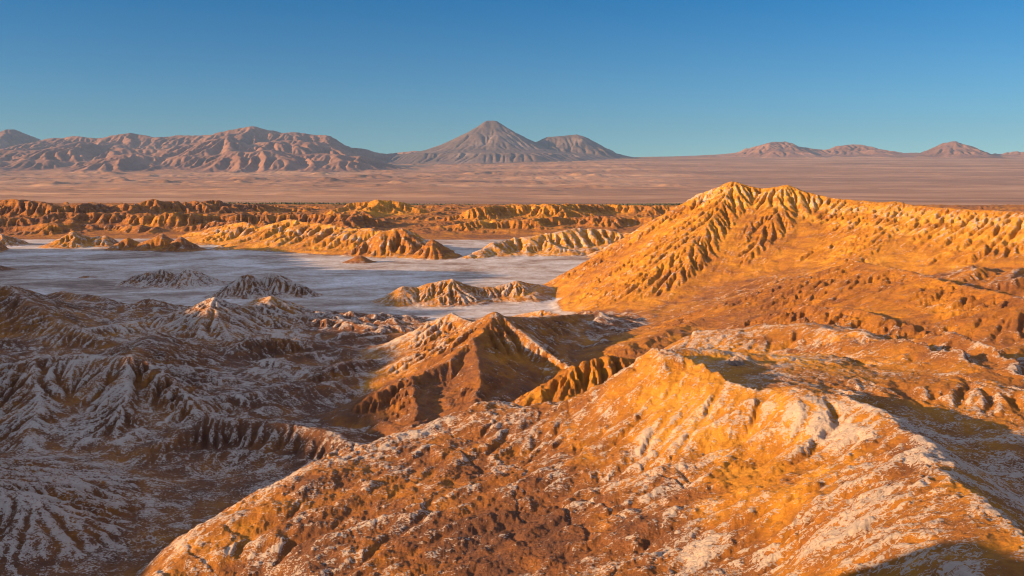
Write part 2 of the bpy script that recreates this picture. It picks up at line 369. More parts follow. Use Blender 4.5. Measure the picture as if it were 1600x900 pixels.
for x, y in [(-1500, 0), (-1500, 1500), (-700, 0), (-400, -400), (0, -600), (-300, 200), (-150, 200), (-120, 260), (-240, 300), (-60, 300), (-350, 420), (-200, 440), (-100, 420), (-50, 380), (0, 460), (30, 420),
             (-300, 560), (-100, 560), (-30, 620), (-450, 700), (-200, 700), (0, 720), (-600, 900), (-300, 900), (0, 900), (100, 900), (-800, 1200), (-400, 1200), (0, 1200), (200, 1250), (-900, 1600), (-300, 1650), (200, 1650),
             (-40, 330), (-90, 340), (120, 1050), (60, 760), (0, 800), (70, 850), (60, 930), (130, 960), (600, 1400), (1200, 1500)]:
    bz(x, y, 0)
for x, y, z in [(-60, 180, 4), (-100, 120, 4), (40, 300, 20), (40, 340, 18), (80, 400, 18), (40, 500, 4), (100, 560, 12),
                (50, 262, 48), (62, 246, 51), (76, 226, 50), (90, 280, 45), (95, 228, 49), (120, 205, 48), (160, 240, 42), (120, 300, 42), (120, 340, 38), (160, 360, 37), (190, 280, 38), (260, 360, 48), (120, 440, 32), (170, 480, 36), (230, 420, 42), (300, 440, 58),
                (200, 560, 42), (300, 560, 42), (120, 640, 18), (180, 680, 30), (400, 600, 50), (200, 330, 38), (230, 260, 42), (220, 200, 50), (500, 900, 40), (700, 1100, 30), (500, -100, 50), (600, 400, 52), (300, 200, 52), (100, -200, 70), (0, -100, 60), (900, 700, 45), (60, 680, 2),
                (-900, 2300, 30), (0, 2300, 25), (900, 2300, 25), (-1500, 2600, 38), (0, 2700, 30), (1500, 2600, 30), (-2600, 3500, 0), (0, 3500, 5), (2600, 3500, 5), (0, 4600, -20), (-2600, 4600, -20), (2600, 4600, -20), (2600, 1500, 0),
                (2600, -1500, 0), (-2600, -1500, 0), (-2600, 1500, 0), (0, 2000, 16), (-900, 1950, 15), (700, 1950, 16)]:
    bz(x, y, z)
CREST_L = [(120, 1100, 160), (200, 1000, 168), (250, 900, 190), (345, 815, 205), (440, 757, 219), (560, 695, 240), (690, 652, 252), (765, 620, 257), (830, 632, 250),
           (900, 622, 245), (980, 575, 240), (1030, 541, 238)]
CREST_R = [(1060, 562, 229), (1100, 588, 219), (1170, 612, 207), (1240, 630, 196), (1340, 655, 180), (1430, 688, 160), (1500, 762, 132), (1600, 850, 108), (1720, 930, 92)]
FACE = [(300, 900, 188), (450, 900, 178), (600, 900, 172), (750, 900, 165), (900, 900, 158), (1050, 900, 149), (1200, 900, 136), (1350, 900, 112), (1500, 900, 97), (1600, 900, 93),
        (420, 830, 200), (520, 780, 212), (650, 790, 200), (800, 780, 198), (950, 780, 188), (1080, 780, 174), (1220, 780, 162), (1400, 785, 131), (1510, 820, 113),
        (620, 720, 229), (760, 690, 233), (880, 690, 226), (1000, 680, 212), (1070, 680, 204), (1170, 690, 197), (1290, 710, 178), (1380, 720, 158),
        (900, 645, 240), (1000, 610, 228), (1060, 610, 223), (1240, 658, 193), (1340, 685, 175)]
for p in CREST_L + CREST_R + FACE:
    bp(*p)
for p in [(-80, 120, 6), (-25, 110, 22), (25, 95, 34), (60, 75, 46)]:
    bz(*p)
FGPOLY = np.array([W(*p)[:2] for p in CREST_L + CREST_R] + [(140, 20), (60, -260), (-60, -260), (-70, 100)])
BASE = np.array(BASE)


def inside(poly, X, Y):
    c = np.zeros(X.shape, bool); n = len(poly)
    for i in range(n):
        x0, y0 = poly[i]; x1, y1 = poly[(i + 1) % n]
        if y0 == y1:
            continue
        c ^= ((Y > y0) != (Y > y1)) & (X < (x1 - x0) * (Y - y0) / (y1 - y0) + x0)
    return c


# colour patches of the ground itself: (column, row, depth, radius, salt change, tone change)
PAINT = [(650, 672, 245, 14, .25, .0), (560, 720, 232, 14, .2, 0), (760, 640, 250, 12, .2, 0), (1040, 570, 232, 16, -.1, .45), (1080, 650, 210, 12, .2, .3), (1160, 690, 200, 14, .1, .35),
         (1230, 655, 194, 7, .5, .2), (1300, 662, 184, 8, .55, .2), (1180, 740, 176, 12, -.35, .35), (1230, 790, 160, 10, -.2, .2), (1020, 760, 186, 12, .35, .1), (1080, 850, 160, 12, .3, .05), (1010, 700, 204, 8, .3, .1),
         (1400, 780, 132, 10, .35, .1), (1330, 820, 130, 8, .3, 0), (1480, 860, 104, 8, .25, .1), (1500, 750, 130, 6, -.4, .2), (880, 830, 178, 16, -.2, -.25), (700, 850, 182, 18, -.12, -.25),
         (820, 740, 212, 12, .05, -.1), (500, 860, 190, 14, .1, -.2), (1100, 880, 150, 10, .2, 0), (1130, 560, 270, 22, .35, .2), (1250, 590, 250, 22, .3, .1), (1450, 700, 190, 30, .4, -.1), (1560, 780, 150, 24, .4, -.1),
         (640, 545, 500, 22, .3, .2), (920, 600, 290, 20, -.3, .1)]


def rbf_fit(P):
    n = len(P); S = 1000.
    A = np.zeros((n + 3, n + 3)); d = np.hypot(P[:, None, 0] - P[None, :, 0], P[:, None, 1] - P[None, :, 1]) / S
    A[:n, :n] = d + np.eye(n) * 1e-4
    A[:n, n] = 1; A[:n, n + 1:] = P[:, :2] / S; A[n:, :n] = A[:n, n:].T
    b = np.zeros(n + 3); b[:n] = P[:, 2]
    return np.linalg.solve(A, b)


def rbf_eval(P, w, X, Y):
    S = 1000.; n = len(P); z = np.full(X.shape, w[n]) + w[n + 1] * X / S + w[n + 2] * Y / S
    for i in range(n):
        z += w[i] * np.hypot(X - P[i, 0], Y - P[i, 1]) / S
    return z


_w = rbf_fit(BASE)


def resize(A, g0, g1):
    return g0.sample(A, g1.X, g1.Y)


def ridge_eval(r, X, Y, zfloor):
    """height, arc length, distance and side for one ridge on arrays X, Y"""
    P = r['P']; best = np.full(X.shape, -1e9, f4); S = np.zeros(X.shape, f4); Dd = np.full(X.shape, 1e9, f4); Q = np.zeros(X.shape, f4)
    s0 = 0.0
    for i in range(len(P) - 1):
        a, b = P[i], P[i + 1]; ex, ey = b[0] - a[0], b[1] - a[1]; L = math.hypot(ex, ey) + 1e-6; ex /= L; ey /= L
        t = (X - a[0]) * ex + (Y - a[1]) * ey
        q = -(X - a[0]) * ey + (Y - a[1]) * ex        # >0 left of the crest
        tc = np.clip(t, 0, L); over = t - tc
        d = np.sqrt(q * q + over * over)
        side = 0.5 + 0.5 * q / (d + 1e-3)              # 0 right .. 1 left
        sl = r['sr'] + (r['sl'] - r['sr']) * np.clip(side, 0, 1)
        cw = np.abs(over) / (d + 1e-3)
        sl = sl + np.maximum(r['cap'] - sl, 0) * cw * cw
        z = a[2] + (b[2] - a[2]) * tc / L
        z = z - sl * (np.sqrt(d * d + r['w'] ** 2) - r['w'])
        ang = np.arctan2(np.abs(over), np.abs(q) + 1e-3) * np.sign(over)
        s = s0 + tc + ang * r['fl'] * 2.2 + np.where(q > 0, 500., 0.)
        m = (d < Dd) if r['o'].endswith('cut') else (z > best)
        best = np.where(m, z, best); S = np.where(m, s, S); Dd = np.where(m, d, Dd)
        if r['o'].endswith('cut'):
            Q = np.where(m, q, Q)
        s0 += L
    fa, fl = r['fa'], r['fl']
    if fa > 0:
        ramp = 1 - np.exp(-Dd / (fl * .8))
        sw = S + fl * .5 * pn(X / (fl * 1.7), Y / (fl * 1.7), 5)
        f = np.abs(pn(sw / fl, Dd / (fl * 14), 11)) * 1.6 - .5
        f2 = np.abs(pn(sw / (fl * .45), Dd / (fl * 8), 23)) * 1.6 - .5
        am = np.clip(.75 + 1.1 * pn(X / (fl * 3.3), Y / (fl * 3.3), 31), .15, 1.5)
        best = best + .6 * fa * ramp * (.75 * f * am - .6 * f2)
    if r['o'].endswith('cut'):
        best = best + np.where(Q < 0, 400, 0)
    return best, Dd


def build_grid(g, warp_amp, coarse_batches, fine_batches, drops, steps, seed, extra=None):
    t = time.time()
    gc = Grid(g.x0, g.x1, g.y0, g.y1, max(12., g.cell * 8))
    base = resize(rbf_eval(BASE, _w, gc.X.astype(float), gc.Y.astype(float)).astype(f4), gc, g)
    X, Y = g.X, g.Y
    dist = np.hypot(X, Y)
    wa = warp_amp * np.clip(dist, 60, 1500)
    Xw = X + wa * (fbm(X / 38, Y / 38, 3, 40) + .6 * pn(X / 130, Y / 130, 3)); Yw = Y + wa * 1.3 * (fbm(X / 38, Y / 38, 3, 60) + .6 * pn(X / 130, Y / 130, 9))
    flatness = 1 - sstep(1, 8, base)
    base = base + (1 - flatness) * (1.8 * fbm(X / 60, Y / 60, 4, 70)) + flatness * .25 * fbm(X / 90, Y / 90, 3, 71)
    vall = sstep(190, 230, Y) * (1 - sstep(560, 660, Y + .25 * X)) * (1 - flatness * 0) * (1 - sstep(6, 14, base))
    base = base + vall * (13 * np.maximum(ridged(Xw / 80, Yw / 62, 4, 95) + .12, -.05) + .8 * fbm(X / 14, Y / 14, 3, 96))
    gw = sstep(130, 220, X + .15 * Y) * sstep(190, 250, Y) * (1 - sstep(520, 640, Y)) if g.cell < 4 else 0
    base = base + gw * (11 * ridged((Xw + Yw * .7) / 170, (Xw * .75 - Yw) / 62, 4, 97) - 5)
    far = sstep(1500, 1900, Y) * (1 - sstep(2500, 3200, Y))
    if far.max() > 0:
        base = base + far * (16 * ridged(Xw / 190, Yw / 150, 5, 90, .55) - 4)
        Xw = Xw + far * 40 * fbm(X / 150, Y / 150, 4, 92); Yw = Yw + far * 80 * fbm(X / 190, Y / 190, 4, 93)
    z = base.copy(); z0 = base.copy()
    owner = np.where((base - vall * 12 > 9) & (X > 45), OKEYS.index('plateau'), np.where((Y > 600 + 12 * pn(X / 60, Y / 60, 8)) & (base < 3.5), OKEYS.index('flat'), OKEYS.index('floor'))).astype(np.int16)
    owner[(Y > 1560) & (Y < 3400)] = OKEYS.index('bad')
    owner[Y >= 3400] = OKEYS.index('plain')
    salt = np.where(owner == OKEYS.index('flat'), .85, np.where(owner == OKEYS.index('floor'), .5, np.where(owner == OKEYS.index('plateau'), .3, .05))).astype(f4)
    tone = np.where(owner == OKEYS.index('flat'), .3, np.where(owner == OKEYS.index('floor'), .15, np.where(owner == OKEYS.index('plateau'), .5, .4))).astype(f4)
    for r in RIDGES:
        P = r['P']; smin = min(r['sl'], r['sr'])
        reach = (P[:, 2].max() - min(0, 0)) / smin + 25
        reach = 380 if r['o'] == 'fgcut' else (75 if r['o'].endswith('cut') else min(reach, 700))
        if r['o'] == 'fgcut':
            fgm = inside(FGPOLY, Xw, Yw)
            owner[fgm] = OKEYS.index('fg'); salt[fgm] = .38; tone[fgm] = .43
        i0 = max(0, int((P[:, 0].min() - reach - g.x0) / g.cell)); i1 = min(g.nx, int((P[:, 0].max() + reach - g.x0) / g.cell) + 1)
        j0 = max(0, int((P[:, 1].min() - reach - g.y0) / g.cell)); j1 = min(g.ny, int((P[:, 1].max() + reach - g.y0) / g.cell) + 1)
        if i1 - i0 < 2 or j1 - j0 < 2:
            continue
        s = (slice(j0, j1), slice(i0, i1))
        if r['o'] == 'west':
            v, D = ridge_eval(r, X[s], Y[s], 0)
        else:
            v, D = ridge_eval(r, Xw[s], Yw[s], 0)
        if r['o'] == 'ditchcut':
            Dn = D + 2.2 * fbm(X[s] / 12, Y[s] / 12, 3, 58)
            ww = r['w']; am = .55 + .45 * sstep(-.3, .3, fbm(X[s] / 50, Y[s] / 50, 2, 59))
            z[s] = z[s] + am * r['tone'] * np.where(v > 300, .85 * np.clip(1 - Dn / (1.9 * ww), 0, 1), .85 - 1.5 * sstep(-1, ww * .22, Dn) + .65 * sstep(ww * .7, ww * 2.2, Dn)) * (D < 70)
            tone[s] = tone[s] - .2 * np.exp(-(Dn / ww) ** 2)
            continue
        if r['o'] == 'benchcut':
            lim = np.maximum(v, 42.5 + 3 * sstep(15, 60, D) + 60 * sstep(55, 90, D)) + 8 * np.exp(-((X[s] - P[0, 0]) ** 2 + (Y[s] - P[0, 1]) ** 2) / 24. ** 2) + 3.5 * sstep(0, 30, Y[s] - P[0, 1])
            z[s] = -smax(-z[s], -lim, 1.5)
            continue
        if r['o'] == 'fgcut':
            z[s] = (lambda v: smax(-smax(-v, -z[s], 2.), np.minimum(z[s], .6 * np.clip(z[s], 0, 4)), 1.))(v + 300 * sstep(120, 380, D) ** 2 + 60 * sstep(420, 500, Y[s]))
            near = (D < 45) & (z[s] > 6) & (owner[s] != OKEYS.index('rim')) & (v < 300) & (Y[s] < 262)
            owner[s] = np.where(near, OKEYS.index('fg'), owner[s]); tone[s] = np.where(near, .4, tone[s])
            continue
        if r['o'] == 'bad':
            v = v + 9 * fbm(X[s] / 120, Y[s] / 90, 4, 61) + 5 * ridged(X[s] / 60, Y[s] / 50, 3, 62) - 3
        elif r['o'] in ('J', 'K', 'hump'):
            v = v + 3.5 * fbm(X[s] / 60, Y[s] / 50, 4, 63) 
        zz = z[s]; m = v > zz
        k = OKEYS.index(r['o'])
        wgt = sstep(-r['k'] * .6, r['k'] * .6, v - zz)
        owner[s] = np.where(m, k, owner[s])
        rs, rt = r['salt'], r['tone']
        if r['band']:
            for b0, b1, bs, bt in r['band']:
                bw = sstep(b0 - 3, b0 + 2, D + 5 * fbm(X[s] / 30, Y[s] / 30, 3, 55)) * (1 - sstep(b1 - 2, b1 + 3, D + 5 * fbm(X[s] / 30, Y[s] / 30, 3, 55)))
                rs = rs + (bs - rs) * bw; rt = rt + (bt - rt) * bw
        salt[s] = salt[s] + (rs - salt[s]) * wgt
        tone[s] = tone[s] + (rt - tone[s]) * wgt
        z[s] = smax(v, zz, r['k'])
    for px, py, D, rad_, ds, dt in PAINT:
        c = W(px, py, D); q = np.exp(-np.clip((X - c[0]) ** 2 + (Y - c[1]) ** 2, 0, 20 * rad_ * rad_) / (rad_ * rad_) * (.6 + .8 * np.clip(fbm(X / (rad_ * .6), Y / (rad_ * .6), 3, 77) + .4, -.5, 2)))
        q = np.clip(q, 0, 1); salt = salt + (.6 if ds > 0 else 1) * ds * q; tone = tone + dt * q
    hardm = sstep(.4, 3.5, z - z0 + 6 * sstep(12, 20, z0)).astype(f4)
    hardm = np.maximum(hardm, vall * .8 * sstep(.5, 3, base))
    hardm = hardm * np.where(owner == OKEYS.index('fg'), .27, np.where(owner == OKEYS.index('big'), .8, np.where(owner == OKEYS.index('rim'), .4, np.where(owner == OKEYS.index('plateau'), .6, 1.)))).astype(f4)
    hardm = hardm * np.maximum(np.clip(.85 + .9 * fbm(X / 45, Y / 45, 3, 34), .3, 1.25), .85 * (owner == OKEYS.index('big'))).astype(f4)
    hardm = np.maximum(hardm, far * .9)
    z = z + (.35 * g.cell) * hardm * fbm(X / (g.cell * 7), Y / (g.cell * 7), 2, 33)
    fgw = blur((owner == OKEYS.index('fg')).astype(f4), 4) * sstep(95, 130, Y)
    if g.cell < 2:
        z = z + fgw * (2.3 * ridged((Xw + .5 * Yw) / 34, (Yw - .5 * Xw) / 17, 5, 120, .58) - 1.0 + .6 * ridged(X / 7, Y / 8, 3, 121))
        z = z + (1 - flatness) * (1 - fgw) * .7 * ridged(X / 11, Y / 11, 3, 122) * (Y < 700)
    pre = z.copy()
    # coarse pass
    g2 = Grid(g.x0, g.x1, g.y0, g.y1, g.cell * 2)
    zc = resize(z, g, g2); hc = resize(hardm, g, g2)
    ec = erode(zc, g2.cell, coarse_batches, drops // 2, steps, seed, hard=hc, cap=7, ke=.4)
    z = z + resize(blur(ec - zc, 1), g2, g)
    z = erode(z, g.cell, fine_batches, drops, steps, seed + 1, hard=hardm)
    z = -smax(-z, -(pre + .25 * g.cell), .5 * g.cell)      # fans of washed-down soil stay thin
    z = z + hardm * np.clip(.55 * (z - blur(z, 4)), -.9 * g.cell, .9 * g.cell)      # crisp ribs and gully lines
    print('grid', g.nx, g.ny, 'cell', g.cell, round(time.time() - t, 1), 's')
    carve = blur(pre - z, 3)
    gy, gx = np.gradient(blur(z, 2), g.cell)
    slope = np.hypot(gx, gy).astype(f4)
    salt = salt - .16 * sstep(.45, 1.0, slope) * hardm
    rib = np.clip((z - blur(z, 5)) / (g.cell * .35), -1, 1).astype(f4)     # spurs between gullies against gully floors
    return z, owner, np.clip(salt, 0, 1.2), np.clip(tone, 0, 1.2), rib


GN = Grid(-440, 640, -80, 1060, .8)
GB = Grid(-1500, 1400, 1060, 2560, 2.0)
GM = Grid(-2600, 2600, -1500, 4600, 6.0)
LN = build_grid(GN, .004, 10, 56, 26000, 110, 3)
LB = build_grid(GB, .004, 14, 40, 16000, 70, 8)
LM = build_grid(GM, .004, 10, 16, 20000, 40, 5)


def terrain(x, y):
    def wt(g, b):
        return sstep(0, b, np.minimum(np.minimum(x - g.x0, g.x1 - x), np.minimum(y - g.y0, g.y1 - y)))
    wN = wt(GN, 50); wB = wt(GB, 60)
    out = []
    for i in (0, 2, 3, 4):
        v = GM.sample(LM[i], x, y)
        v = v + (GB.sample(LB[i], x, y) - v) * wB
        v = v + (GN.sample(LN[i], x, y) - v) * wN
        out.append(v)
    o = np.where(wN > .5, GN.nearest(LN[1], x, y), np.where(wB > .5, GB.nearest(LB[1], x, y), GM.nearest(LM[1], x, y)))
    return out[0], out[1], out[2], o, out[3]


# ------------------------------------------------------------------ materials
def nodes_of(name):
    m = bpy.data.materials.new(name); m.use_nodes = True
    nt = m.node_tree
    return m, nt, nt.nodes["Principled BSDF"]


class NT:
    def __init__(s, nt):
        s.nt = nt
        s.pos = nt.nodes.new("ShaderNodeNewGeometry").outputs['Position']

    def node(s, t, **kw):
        n = s.nt.nodes.new(t)
        for k, v in kw.items():
            setattr(n, k, v)
        return n

    def put(s, sock, v):
        if hasattr(v, 'is_output'):
            s.nt.links.new(v, sock)
        else:
            sock.default_value = v

    def math(s, op, a, b=0.0, c=0.0, clamp=False):
        n = s.node("ShaderNodeMath", operation=op); n.use_clamp = clamp
        s.put(n.inputs[0], a); s.put(n.inputs[1], b); s.put(n.inputs[2], c)
        return n.outputs[0]

    def noise(s, scale, detail=4, rough=.55, sc=(1, 1, 1), vec=None, dist=0.0, lac=2.0):
        mp = s.node("ShaderNodeMapping"); s.put(mp.inputs[0], vec or s.pos); mp.inputs['Scale'].default_value = sc
        n = s.node("ShaderNodeTexNoise"); s.nt.links.new(mp.outputs[0], n.inputs['Vector'])
        n.inputs['Scale'].default_value = scale; n.inputs['Detail'].default_value = detail
        n.inputs['Roughness'].default_value = rough; n.inputs['Distortion'].default_value = dist
        n.inputs['Lacunarity'].default_value = lac
        return n.outputs[0]

    def attr(s, name):
        return s.node("ShaderNodeAttribute", attribute_name=name).outputs['Fac']

    def mix(s, f, a, b):
        n = s.node("ShaderNodeMix", data_type='RGBA'); s.put(n.inputs[0], f)
        s.put(n.inputs[6], a); s.put(n.inputs[7], b)
        return n.outputs[2]

    def ss(s, a, b, x):
        n = s.node("ShaderNodeMapRange", interpolation_type='SMOOTHSTEP')
        s.put(n.inputs[0], x); n.inputs[1].default_value = a; n.inputs[2].default_value = b
        return n.outputs[0]

    def ramp(s, x, stops):
        n = s.node("ShaderNodeValToRGB"); s.put(n.inputs[0], x)
        e = n.color_ramp.elements
        while len(e) < len(stops):
            e.new(.5)
        for q, (p, c) in zip(e, stops):
            q.position = p; q.color = (*c, 1)
        return n.outputs[0]


def earth_material(name, near=True, flat=False):
    m, nt, b = nodes_of(name); n = NT(nt)
    salt = n.attr('salt'); tone = n.attr('tone')
    big = n.noise(.012, 4, .6)
    mid = n.noise(.09, 5, .65)
    fine = n.noise(.9, 6, .7)
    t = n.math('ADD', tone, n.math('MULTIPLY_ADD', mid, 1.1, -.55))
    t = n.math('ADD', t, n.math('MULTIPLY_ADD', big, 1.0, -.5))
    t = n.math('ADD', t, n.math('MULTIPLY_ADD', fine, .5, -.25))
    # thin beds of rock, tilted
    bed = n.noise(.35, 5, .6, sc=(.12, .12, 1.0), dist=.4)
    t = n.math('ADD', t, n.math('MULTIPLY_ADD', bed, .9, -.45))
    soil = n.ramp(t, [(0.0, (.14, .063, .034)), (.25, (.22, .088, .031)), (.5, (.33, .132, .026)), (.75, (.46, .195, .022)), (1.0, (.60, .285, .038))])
    # salt crust: streaky patches
    s1 = n.noise(.10, 5, .6, dist=1.0)
    s2 = n.noise(.75, 5, .62, sc=(1, 1.5, 1.7), dist=1.6)
    s3 = n.noise(3.1, 3, .6, dist=.6)
    sf = n.math('ADD', n.math('MULTIPLY', s2, .8), n.math('MULTIPLY', s3, .2))
    lvl = n.math('ADD', salt, n.math('MULTIPLY_ADD', s1, 1.9, -.97))
    lvl = n.math('ADD', lvl, n.math('MULTIPLY', n.attr('rib'), .30))  # salt on ribs, soil in gullies; contrast also stands in for relief shading
    sf = n.math('ADD', sf, n.math('MULTIPLY_ADD', lvl, .34, -.17))
    cover = n.ss(.50, .575, sf)
    white = n.mix(n.noise(1.3, 5, .7), (.42, .34, .27, 1), (.68, .60, .51, 1))
    col = n.mix(n.math('MULTIPLY', cover, .82), soil, white)
    grit = n.ss(.60, .68, n.noise(4.5, 4, .7))
    col = n.mix(n.math('MULTIPLY', grit, .35), col, (.16, .08, .045, 1))
    nt.links.new(col, b.inputs['Base Color'])
    b.inputs['Roughness'].default_value = .92
    b.inputs['Specular IOR Level'].default_value = .15
    h = n.math('ADD', n.math('MULTIPLY', n.noise(.22, 10, .74), 3.4), n.math('MULTIPLY', n.noise(1.6, 6, .7), .7))
    h = n.math('ADD', h, n.math('MULTIPLY', cover, .12))
    bp_ = n.node("ShaderNodeBump"); bp_.inputs['Strength'].default_value = .9; bp_.inputs['Distance'].default_value = .9
    nt.links.new(h, bp_.inputs['Height']); nt.links.new(bp_.outputs[0], b.inputs['Normal'])
    return m


def flat_material():
    m, nt, b = nodes_of("salt_crust"); n = NT(nt)
    a = n.noise(.0085, 8, .66, sc=(1, 1.25, 1), dist=.9)
    c = n.noise(.07, 7, .7, sc=(1, 1.2, 1), dist=.6)
    d = n.noise(.5, 6, .7)
    v = n.math('ADD', n.math('MULTIPLY', a, 1.7), n.math('ADD', n.math('MULTIPLY', c, .8), n.math('MULTIPLY', d, .45)))
    v = n.math('ADD', v, n.math('MULTIPLY_ADD', n.attr('salt'), .5, -1.23))
    col = n.ramp(v, [(.36, (.16, .10, .07)), (.51, (.28, .195, .14)), (.65, (.39, .32, .26)), (.84, (.51, .46, .41)), (1.0, (.62, .57, .52))])
    vo = n.node("ShaderNodeTexVoronoi", feature='DISTANCE_TO_EDGE'); nt.links.new(n.pos, vo.inputs['Vector']); vo.inputs['Scale'].default_value = .11
    crack = n.math('MULTIPLY', n.math('SUBTRACT', 1.0, n.ss(.0, .09, vo.outputs[0])), .35)
    col = n.mix(crack, col, (.22, .15, .11, 1))
    nt.links.new(col, b.inputs['Base Color'])
    b.inputs['Roughness'].default_value = .85; b.inputs['Specular IOR Level'].default_value = .2
    h = n.math('ADD', n.math('MULTIPLY', n.noise(.12, 7, .65), 1.0), n.math('MULTIPLY', d, .2))
    q = n.node("ShaderNodeBump"); q.inputs['Strength'].default_value = .6; q.inputs['Distance'].default_value = .6
    nt.links.new(h, q.inputs['Height']); nt.links.new(q.outputs[0], b.inputs['Normal'])
    return m


def far_material(name, stops, scale):
    m, nt, b = nodes_of(name); n = NT(nt)
    a = n.noise(scale, 8, .6, sc=(.4, 1, 2.0), dist=.5); c = n.noise(scale * 6, 6, .65, sc=(.5, 1, 1))
    v = n.math('ADD', n.math('MULTIPLY', a, .65), n.math('MULTIPLY', c, .35))
    v = n.math('ADD', v, n.math('MULTIPLY_ADD', n.attr('tone'), .6, -.3))
    col = n.ramp(v, stops)
    if name == "plain_earth":
        w1 = n.ss(.60, .68, n.noise(.0035, 5, .65, sc=(.35, 1, 1), dist=1.0))      # dark gravel and scrub
        w2 = n.ss(.62, .67, n.noise(.0011, 6, .6, sc=(.25, 1.3, 1), dist=1.5))     # pale washes
        col = n.mix(n.math('MULTIPLY', w1, .45), col, (.12, .075, .055, 1))
        col = n.mix(n.math('MULTIPLY', w2, .5), col, (.55, .34, .22, 1))
    nt.links.new(col, b.inputs['Base Color'])
    b.inputs['Roughness'].default_value = .95; b.inputs['Specular IOR Level'].default_value = .1
    return m


M_EARTH = earth_material("badland_earth")
M_FLAT = flat_material()
M_PLAIN = far_material("plain_earth", [(.3, (.19, .10, .058)), (.5, (.32, .168, .09)), (.7, (.48, .28, .155))], .0009)
M_ROCK = far_material("mountain_rock", [(.3, (.13, .070, .052)), (.5, (.21, .112, .078)), (.75, (.33, .19, .125))], .0006)
M_VOLC = far_material("volcano_rock", [(.3, (.10, .075, .068)), (.5, (.15, .105, .09)), (.8, (.30, .23, .20))], .0012)


# ------------------------------------------------------------------ meshes
def emit(XX, YY, ZZ, owner_v, attrs, keys, info, mats, wrap=False):
    """split one sheet into landforms that share their border lines"""
    nr, nc = XX.shape
    idx = np.arange(nr * nc, dtype=np.int32).reshape(nr, nc)
    q = np.stack([idx[:-1, :-1], idx[:-1, 1:], idx[1:, 1:], idx[1:, :-1]], -1).reshape(-1, 4)
    fo = owner_v[:-1, :-1].ravel()
    co = np.stack([XX, YY, ZZ], -1).reshape(-1, 3).astype(f4)
    for k in np.unique(fo):
        F = q[fo == k]
        if len(F) < 12:
            continue
        used = np.zeros(len(co), bool); used[F.ravel()] = True
        remap = np.cumsum(used).astype(np.int32) - 1
        V = co[used]; F = remap[F]
        key = keys[k]; name, label, cat = info[key]
        me = bpy.data.meshes.new(name)
        me.vertices.add(len(V)); me.vertices.foreach_set('co', V.ravel())
        me.loops.add(F.size); me.loops.foreach_set('vertex_index', F.ravel())
        me.polygons.add(len(F)); me.polygons.foreach_set('loop_start', np.arange(0, F.size, 4, dtype=np.int32))
        me.polygons.foreach_set('use_smooth', np.ones(len(F), bool))
        me.update(calc_edges=True)
        for an, A in attrs.items():
            at = me.attributes.new(an, 'FLOAT', 'POINT'); at.data.foreach_set('value', A.ravel()[used].astype(f4))
        me.materials.append(mats(key))
        o = bpy.data.objects.new(name, me); C.collection.objects.link(o)
        o['label'] = label; o['category'] = cat; o['kind'] = 'structure'


def polar(a0, a1, na, radii):
    A = np.radians(np.linspace(a0, a1, na)); RR = np.array(radii)
    return (RR[:, None] * np.sin(A)[None]).astype(f4), (RR[:, None] * np.cos(A)[None]).astype(f4)


def radii_list(spec):
    out = [spec[0][0]]
    for r0, r1, rel in spec:
        n = max(2, int(math.log(r1 / r0) / (rel / QUALITY)))
        out += list(np.exp(np.linspace(math.log(r0), math.log(r1), n + 1))[1:])
    return out


t = time.time()
A0, A1 = -35, 35
rad = radii_list([(40, 90, .02), (90, 330, .0018), (330, 1000, .0022), (1000, 1600, .0028), (1600, 2600, .002), (2600, 3800, .008)])
XX, YY = polar(A0, A1, int(1250 * QUALITY), rad)
Z, S, T, O, B = terrain(XX, YY)
rr = np.hypot(XX, YY)
def cracks(x, y):
    u = .85 * x + .5 * y + 2.5 * pn(x / 9, y / 9, 230); v = -.5 * x + .85 * y
    a = np.exp(-(pn(u / 9, v / 40, 231) / .07) ** 2) * sstep(-.1, .5, pn(x / 30, y / 30, 232))
    b = np.exp(-(pn(v / 5, u / 16, 233) / .08) ** 2) * sstep(-.1, .5, pn(x / 22, y / 22, 234))
    return a + .6 * b


# small scale relief of the near ground, real geometry
nearw = 1 - sstep(350, 700, rr)
rough = np.clip(S * 0 + 1, 0, 1) * (O != OKEYS.index('flat'))
Z = Z + rough * nearw * (.30 * fbm(XX / 3.1, YY / 3.1, 4, 200, gain=.6) + .16 * ridged(XX / 1.4, YY / 1.4, 3, 210) - .55 * cracks(XX, YY) + .26 * ridged(XX / 2.6, YY / 2.6, 4, 240, .62))
Z = Z + (1 - nearw) * rough * .25 * fbm(XX / 6, YY / 6, 3, 220)
mat_near = lambda k: M_FLAT if k == 'flat' else (M_PLAIN if k == 'plain' else M_EARTH)
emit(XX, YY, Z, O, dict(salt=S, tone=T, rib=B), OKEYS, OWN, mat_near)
print('near mesh', XX.shape, round(time.time() - t, 1))
ZCAM = float(terrain(np.zeros((1, 1), f4), np.zeros((1, 1), f4))[0][0, 0]); print('ground under camera', ZCAM)

# the rest of the country around the viewpoint
INFO2 = dict(OWN); 
own2 = {'around': ('terrain', 'dry brown hills around and behind the viewpoint', 'terrain')}
XX, YY = polar(A1, A0 + 360, 700, radii_list([(40, 400, .012 * QUALITY), (400, 3800, .012 * QUALITY)]))
Z, S, T, O, B = terrain(XX, YY)
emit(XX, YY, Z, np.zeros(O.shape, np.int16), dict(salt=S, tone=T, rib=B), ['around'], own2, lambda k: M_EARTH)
XX, YY = polar(0, 360, 240, [.01] + list(np.linspace(2, 40, 28)))
Z, S, T, O, B = terrain(XX, YY)
own2['around'] = ('viewpoint_ground', 'dry brown hilltop under the viewpoint', 'ground')
emit(XX, YY, Z, np.zeros(O.shape, np.int16), dict(salt=S, tone=T, rib=B), ['around'], own2, lambda k: M_EARTH)

